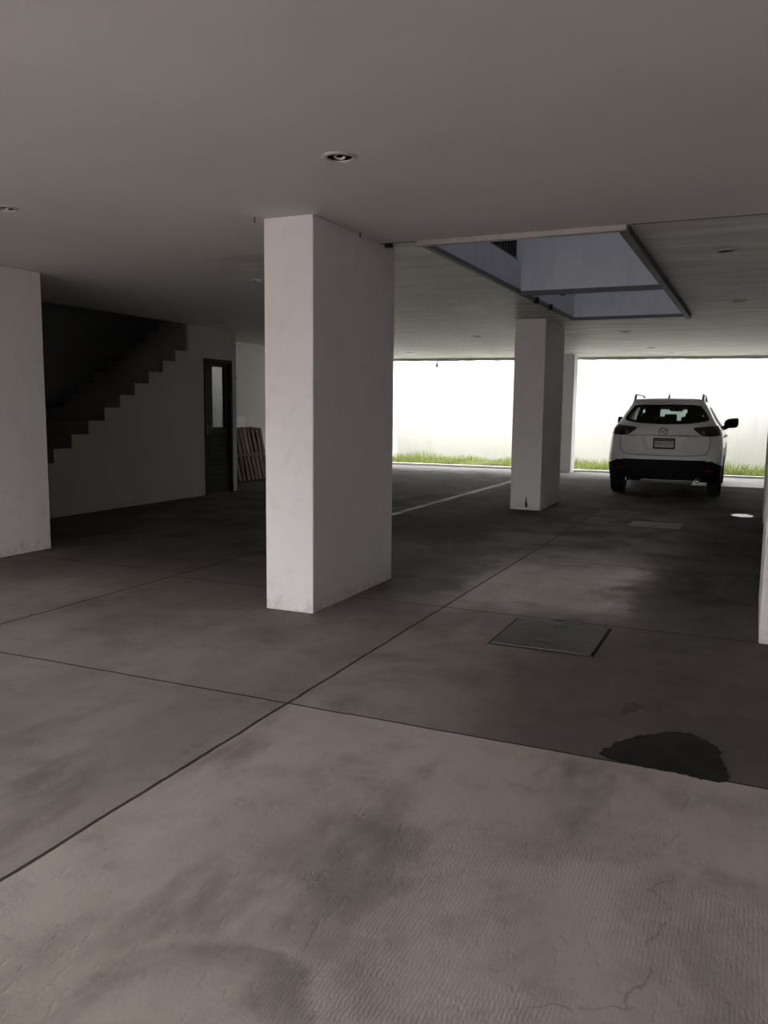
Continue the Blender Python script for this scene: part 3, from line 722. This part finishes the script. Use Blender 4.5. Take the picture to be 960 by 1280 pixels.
# number plate
yp = YR(.90) + .030 - .012
npo = empty('number_plate', (0, yp, .895), None, None); npo.parent = CAR
MB().box((-.172, -.008, -.088), (.172, .010, .088)).build('plate_frame', M['black'], npo, bevel=.006)
MB().box((-.152, -.012, -.064), (.152, -.006, .064)).build('plate_face', M['plate'], npo)
def text(s, size, mat, parent, name, loc, rot=(PI / 2, 0, 0), ext=.002, label=None):
    cu = bpy.data.curves.new(name, 'FONT'); cu.body = s; cu.size = size; cu.align_x = 'CENTER'; cu.align_y = 'CENTER'; cu.extrude = ext
    tmp = bpy.data.objects.new(name, cu); COL.objects.link(tmp); dg = bpy.context.evaluated_depsgraph_get()
    me = bpy.data.meshes.new_from_object(tmp.evaluated_get(dg)); bpy.data.objects.remove(tmp)
    me.materials.clear(); me.materials.append(mat); o = bpy.data.objects.new(name, me); COL.objects.link(o); o.parent = parent; o.location = loc; o.rotation_euler = rot
    return o
text('MXF-17-31', .064, M['ink'], npo, 'plate_text', (.0, -.0125, -.004))
MB().box((-.150, -.0135, .040), (.150, -.011, .060)).build('plate_band', M['ink'], npo)
# emblem
em = MB(); ce = (-.02, 1.092)
def E3(dx, dz): x, z = ce[0] + dx, ce[1] + dz; return surf(phi_of(x, z), z, .010)
em.tube([E3(.072 * math.cos(a), .056 * math.sin(a)) for a in np.linspace(0, 2 * PI, 36, endpoint=False)], .0085, 8, closed=True)
em.tube([E3(x, z) for x, z in ((-.066, .014), (-.05, .034), (-.03, .022), (-.012, -.006), (0, -.014), (.012, -.006), (.03, .022), (.05, .034), (.066, .014))], .0075, 8)
o = em.build('emblem', M['chrome'], CAR, smooth=True); o['label'] = 'chrome oval badge with winged line'
text('CX-5', .055, M['badge'], CAR, 'badge_lettering', surf(phi_of(-.50, 1.01), 1.01, .004), (PI / 2, 0, math.radians(-4)))
text('SKYACTIV', .034, M['badge'], CAR, 'badge_lettering', surf(phi_of(.42, 1.01), 1.01, .004), (PI / 2, 0, math.radians(4)))
# side windows, arches, handles, mirrors
sside = lambda s: (lambda y, z, off: (s * (WW(z) + off), y, z))
for s, sd in ((-1, 'left'), (1, 'right')):
    for P, mt in ((SIDE1, 'sideprivacy'), (SIDE2, 'frontside')):
        A = rear_poly(P); w = empty('side_window', (0, 0, 0), None, None); w.parent = CAR
        ring(A, shrink(A, .93, .90), .006, sside(s)).build('window_border', M['black'], w)
        Z = [p[1] for p in P]; R = []
        for z in np.linspace(min(Z) + .004, max(Z) - .004, 12):
            xs = [a[0] + (b[0] - a[0]) * (z - a[1]) / (b[1] - a[1]) for a, b in zip(P, P[1:] + P[:1]) if (a[1] > z) != (b[1] > z)]
            R.append([(s * (WW(z) + .002), min(xs) + (max(xs) - min(xs)) * t, z) for t in np.linspace(0, 1, 8)])
        MB().grid(R).build('window_glass', M[mt], w, smooth=True, fix=False)
    for (a, b_) in AX:
        m_ = MB(); R = []
        for t in np.linspace(-12, 192, 40):
            r = math.radians(t); row = []
            for rr, dx in ((ARC - .012, -.04), (ARC - .012, .010), (ARC + .062, .010), (ARC + .066, -.006)):
                y, z = a + rr * math.cos(r), b_ + rr * math.sin(r); row.append((s * (max(WW(max(z, .3)), .88) + dx), y, z))
            R.append(row)
        m_.grid(R).build('wheel_arch', M['black'], CAR, smooth=False)
        # inner wheel well
        m_ = MB(); m_.grid([[(s * x, a + (ARC - .004) * math.cos(t), b_ + (ARC - .004) * math.sin(t)) for t in np.linspace(-.3, PI + .3, 24)] for x in (.55, .88)]); m_.build('wheel_liner', M['black'], CAR)
    for y in (1.55, 2.55):
        h = MB().tube([(s * (WW(.98) - .005), y, .985), (s * (WW(.98) + .035), y + .02, .985), (s * (WW(.98) + .035), y + .18, .98), (s * (WW(.98) - .005), y + .20, .98)], .012, 8); h.build('door_handle', M['paint'], CAR, smooth=True)
    # mirror
    mr = empty('door_mirror', (s * .865, 2.92, 1.125), None, None); mr.parent = CAR
    R = []
    for (d, hh, w0, w1) in ((-.06, .072, .03, .215), (-.05, .102, .008, .248), (.0, .108, .0, .255), (.06, .095, .01, .245), (.11, .06, .04, .20)):
        cxm, cz = (w0 + w1) / 2, .085; hw = (w1 - w0) / 2
        R.append([(s * (cxm + hw * math.copysign(abs(math.cos(t)) ** .55, math.cos(t))), d, cz + hh * (.85 + .15 * math.cos(t)) * math.copysign(abs(math.sin(t)) ** .6, math.sin(t)) + .02 * math.cos(t)) for t in np.linspace(0, 2 * PI, 28, endpoint=False)])
    m_ = MB().grid(R, close=True); m_.f.append(tuple(range(28))); m_.f.append(tuple(4 * 28 + i for i in range(28)))
    m_.build('mirror_housing', M['black'], mr, smooth=True)
    MB().tube([(s * -.045, .03, -.02), (s * .02, .03, .0), (s * .075, .02, .03)], [.05, .045, .04], 10).build('mirror_arm', M['black'], mr, smooth=True)
    # roof rail
    xr = .545
    MB().tube([(s * (xr + .005), .62, 1.60), (s * xr, .66, 1.66), (s * xr, .74, 1.70), (s * xr, .95, 1.708), (s * xr, 1.7, 1.708), (s * xr, 2.05, 1.70), (s * xr, 2.16, 1.66), (s * (xr + .005), 2.2, 1.59)], [.024, .022, .018, .016, .016, .018, .022, .024], 10).build('roof_rail', M['silver'], CAR, smooth=True)
    # wheels
    for (a, b_) in AX:
        wh = empty('wheel', (s * .79, a, .352), None, None); wh.parent = CAR
        MB().lathe([(.225, -.10), (.30, -.112), (.338, -.108), (.352, -.08), (.352, .08), (.338, .108), (.30, .112), (.225, .10)], 40, axis='x', closed=True).build('tyre', M['rubber'], wh, smooth=True)
        rm = MB().lathe([(.228, -.095), (.232, .0), (.228, .095), (.205, .095), (.200, 0), (.205, -.095)], 32, axis='x', closed=True)
        for k in range(5):
            an = 2 * PI * k / 5; Rm = Matrix.Rotation(an, 4, 'X')
            for da in (-.10, .10): rm.box((s * .055, -.018, .03), (s * .085, .018, .215), Rm @ Matrix.Rotation(da, 4, 'X'))
        rm.lathe([(.002, s * .04), (.055, s * .04), (.055, s * .09), (.002, s * .095)], 20, axis='x')
        rm.build('rim', M['alloy'], wh)
        MB().lathe([(.05, -.02), (.155, -.02), (.155, .01), (.05, .01)], 24, axis='x', closed=True).build('brake_disc', M['darksteel'], wh)
for s in (-1, 1):
    MB().grid([[(s * (WW(z) - .035), y, z) for y in np.linspace(.52 + (z - 1.0) * .3, 1.28, 8)] for z in np.linspace(.95, 1.54, 8)]).build('pillar_lining', M['seat'], CAR, smooth=True, fix=False)
# windscreen sheet
R = []
for z in np.linspace(1.105, 1.478, 12):
    w = WW(z); yf = YF(z); Df = min(.62, w * .8); y0 = yf - Df; row = []
    for u in np.linspace(-.93, .93, 20): row.append((u * w, y0 + Df * (1 - abs(u) ** 2.6) ** (1 / 2.6) - .002, z))
    R.append(row)
MB().grid(R).build('windscreen', M['screen'], CAR, smooth=True, fix=False)
# antenna fin
MB().grid([[(x * k, y * 1.0 + (z - 1.65) * .9, z) for x, y in ((0, .62), (.03, .68), (.032, .76), (.0, .80), (-.032, .76), (-.03, .68))] for z, k in ((1.63, 1.), (1.66, .8), (1.69, .45), (1.715, .2), (1.725, .05))], close=True).build('antenna_fin', M['silver'], CAR, smooth=True)
# underside, exhaust
ub = MB().box((-.62, .45, .285), (.62, 4.1, .38)).box((-.85, 1.32, .25), (.85, 3.10, .38)); ub.build('underbody', M['black'], CAR)
MB().box((-.72, .80, .27), (.72, .92, .37)).build('rear_axle', M['darksteel'], CAR)
for s in (-1, 1):
    MB().lathe([(.036, .0), (.040, .0), (.040, .22), (.036, .22)], 20, closed=True).build('exhaust_tip', M['chrome'], CAR, smooth=True, loc=(s * .55, .07, .30)).rotation_euler = (-PI / 2, 0, 0)
# cabin
def cushion(c, h, name, parent, tilt=0.):
    R = []
    for t, k in ((-1, .80), (-.92, .95), (-.6, 1.), (.6, 1.), (.92, .95), (1, .80)):
        R.append([(c[0] + h[0] * k * math.copysign(abs(math.cos(a)) ** .4, math.cos(a)), c[1] + h[1] * k * math.copysign(abs(math.sin(a)) ** .4, math.sin(a)) + tilt * t * h[2], c[2] + h[2] * t) for a in np.linspace(0, 2 * PI, 28, endpoint=False)])
    m_ = MB().grid(R, close=True); m_.f.append(tuple(range(28))); m_.f.append(tuple(5 * 28 + i for i in range(28)))
    return m_.build(name, M['seat'], parent, smooth=True)
bench = empty('rear_bench', (0, 0, 0), None, None); bench.parent = CAR
cushion((0, 1.40, .98), (.66, .09, .28), 'backrest', bench, -.25); cushion((0, 1.68, .64), (.66, .28, .09), 'seat_cushion', bench)
for x, z in ((-.37, 1.32), (.37, 1.32), (0, 1.30)): cushion((x, 1.30, z), (.125 if x else .105, .05, .075), 'headrest', bench, -.2)
for x in (-.37, .37):
    fs = empty('front_seat', (0, 0, 0), None, None); fs.parent = CAR
    cushion((x, 2.12, 1.0), (.25, .08, .33), 'backrest', fs, -.28); cushion((x, 2.42, .62), (.25, .27, .09), 'seat_cushion', fs)
    cushion((x, 2.02, 1.405), (.135, .05, .10), 'headrest', fs, -.2)
MB().box((-.80, 3.02, .72), (.80, 3.42, 1.02)).build('dashboard', M['seat'], CAR, bevel=.05)
MB().tube([(-.37 + .18 * math.cos(a), 2.92 + .05 * math.sin(a), .98 + .17 * math.sin(a)) for a in np.linspace(0, 2 * PI, 28, endpoint=False)], .014, 8, closed=True).build('steering_wheel', M['black'], CAR, smooth=True)
im = MB().box((-.115, 2.53, 1.425), (.125, 2.56, 1.495)).tube([(0, 2.56, 1.48), (0, 2.50, 1.545)], .014); im.build('interior_mirror', M['black'], CAR, bevel=.01)
MB().box((-.78, .42, .36), (.78, 3.2, .44)).build('cabin_floor', M['seat'], CAR)
MB().box((-.60, .50, .86), (.60, 1.25, .88)).build('parcel_cover', M['seat'], CAR)

# ------------------------------------------------------------------ light: overcast sky only
w = bpy.data.worlds.new('overcast_sky'); SC.world = w; w.use_nodes = True
bg = w.node_tree.nodes['Background']; bg.inputs['Color'].default_value = (1.0, .985, 1.0, 1); bg.inputs['Strength'].default_value = 1.0

# ------------------------------------------------------------------ camera
f, pitch, roll, yaw, H = 1034.3, .124364, .0104987, .421265, 1.42
fw = Vector((-math.sin(yaw) * math.cos(pitch), math.cos(yaw) * math.cos(pitch), -math.sin(pitch)))
r = Vector((math.cos(yaw), math.sin(yaw), 0)); u = r.cross(fw)
r2 = r * math.cos(roll) + u * math.sin(roll); u2 = -r * math.sin(roll) + u * math.cos(roll)
cd = bpy.data.cameras.new('camera'); cam = bpy.data.objects.new('camera', cd); COL.objects.link(cam)
cam.matrix_world = Matrix(((r2.x, u2.x, -fw.x, 0), (r2.y, u2.y, -fw.y, 0), (r2.z, u2.z, -fw.z, H), (0, 0, 0, 1)))
cd.sensor_fit = 'VERTICAL'; cd.sensor_height = 36; cd.lens = f / 1280 * 36; cd.clip_start = .05
SC.camera = cam
vs_ = SC.view_settings; vs_.view_transform = 'Standard'; vs_.look = 'None'; vs_.gamma = 1; vs_.exposure = 3.35
try: vs_.use_curve_mapping = False
except Exception: pass
SC.cycles.max_bounces = 14; SC.cycles.diffuse_bounces = 8; SC.cycles.glossy_bounces = 5; SC.cycles.transparent_max_bounces = 12
SC.cycles.use_denoising = True
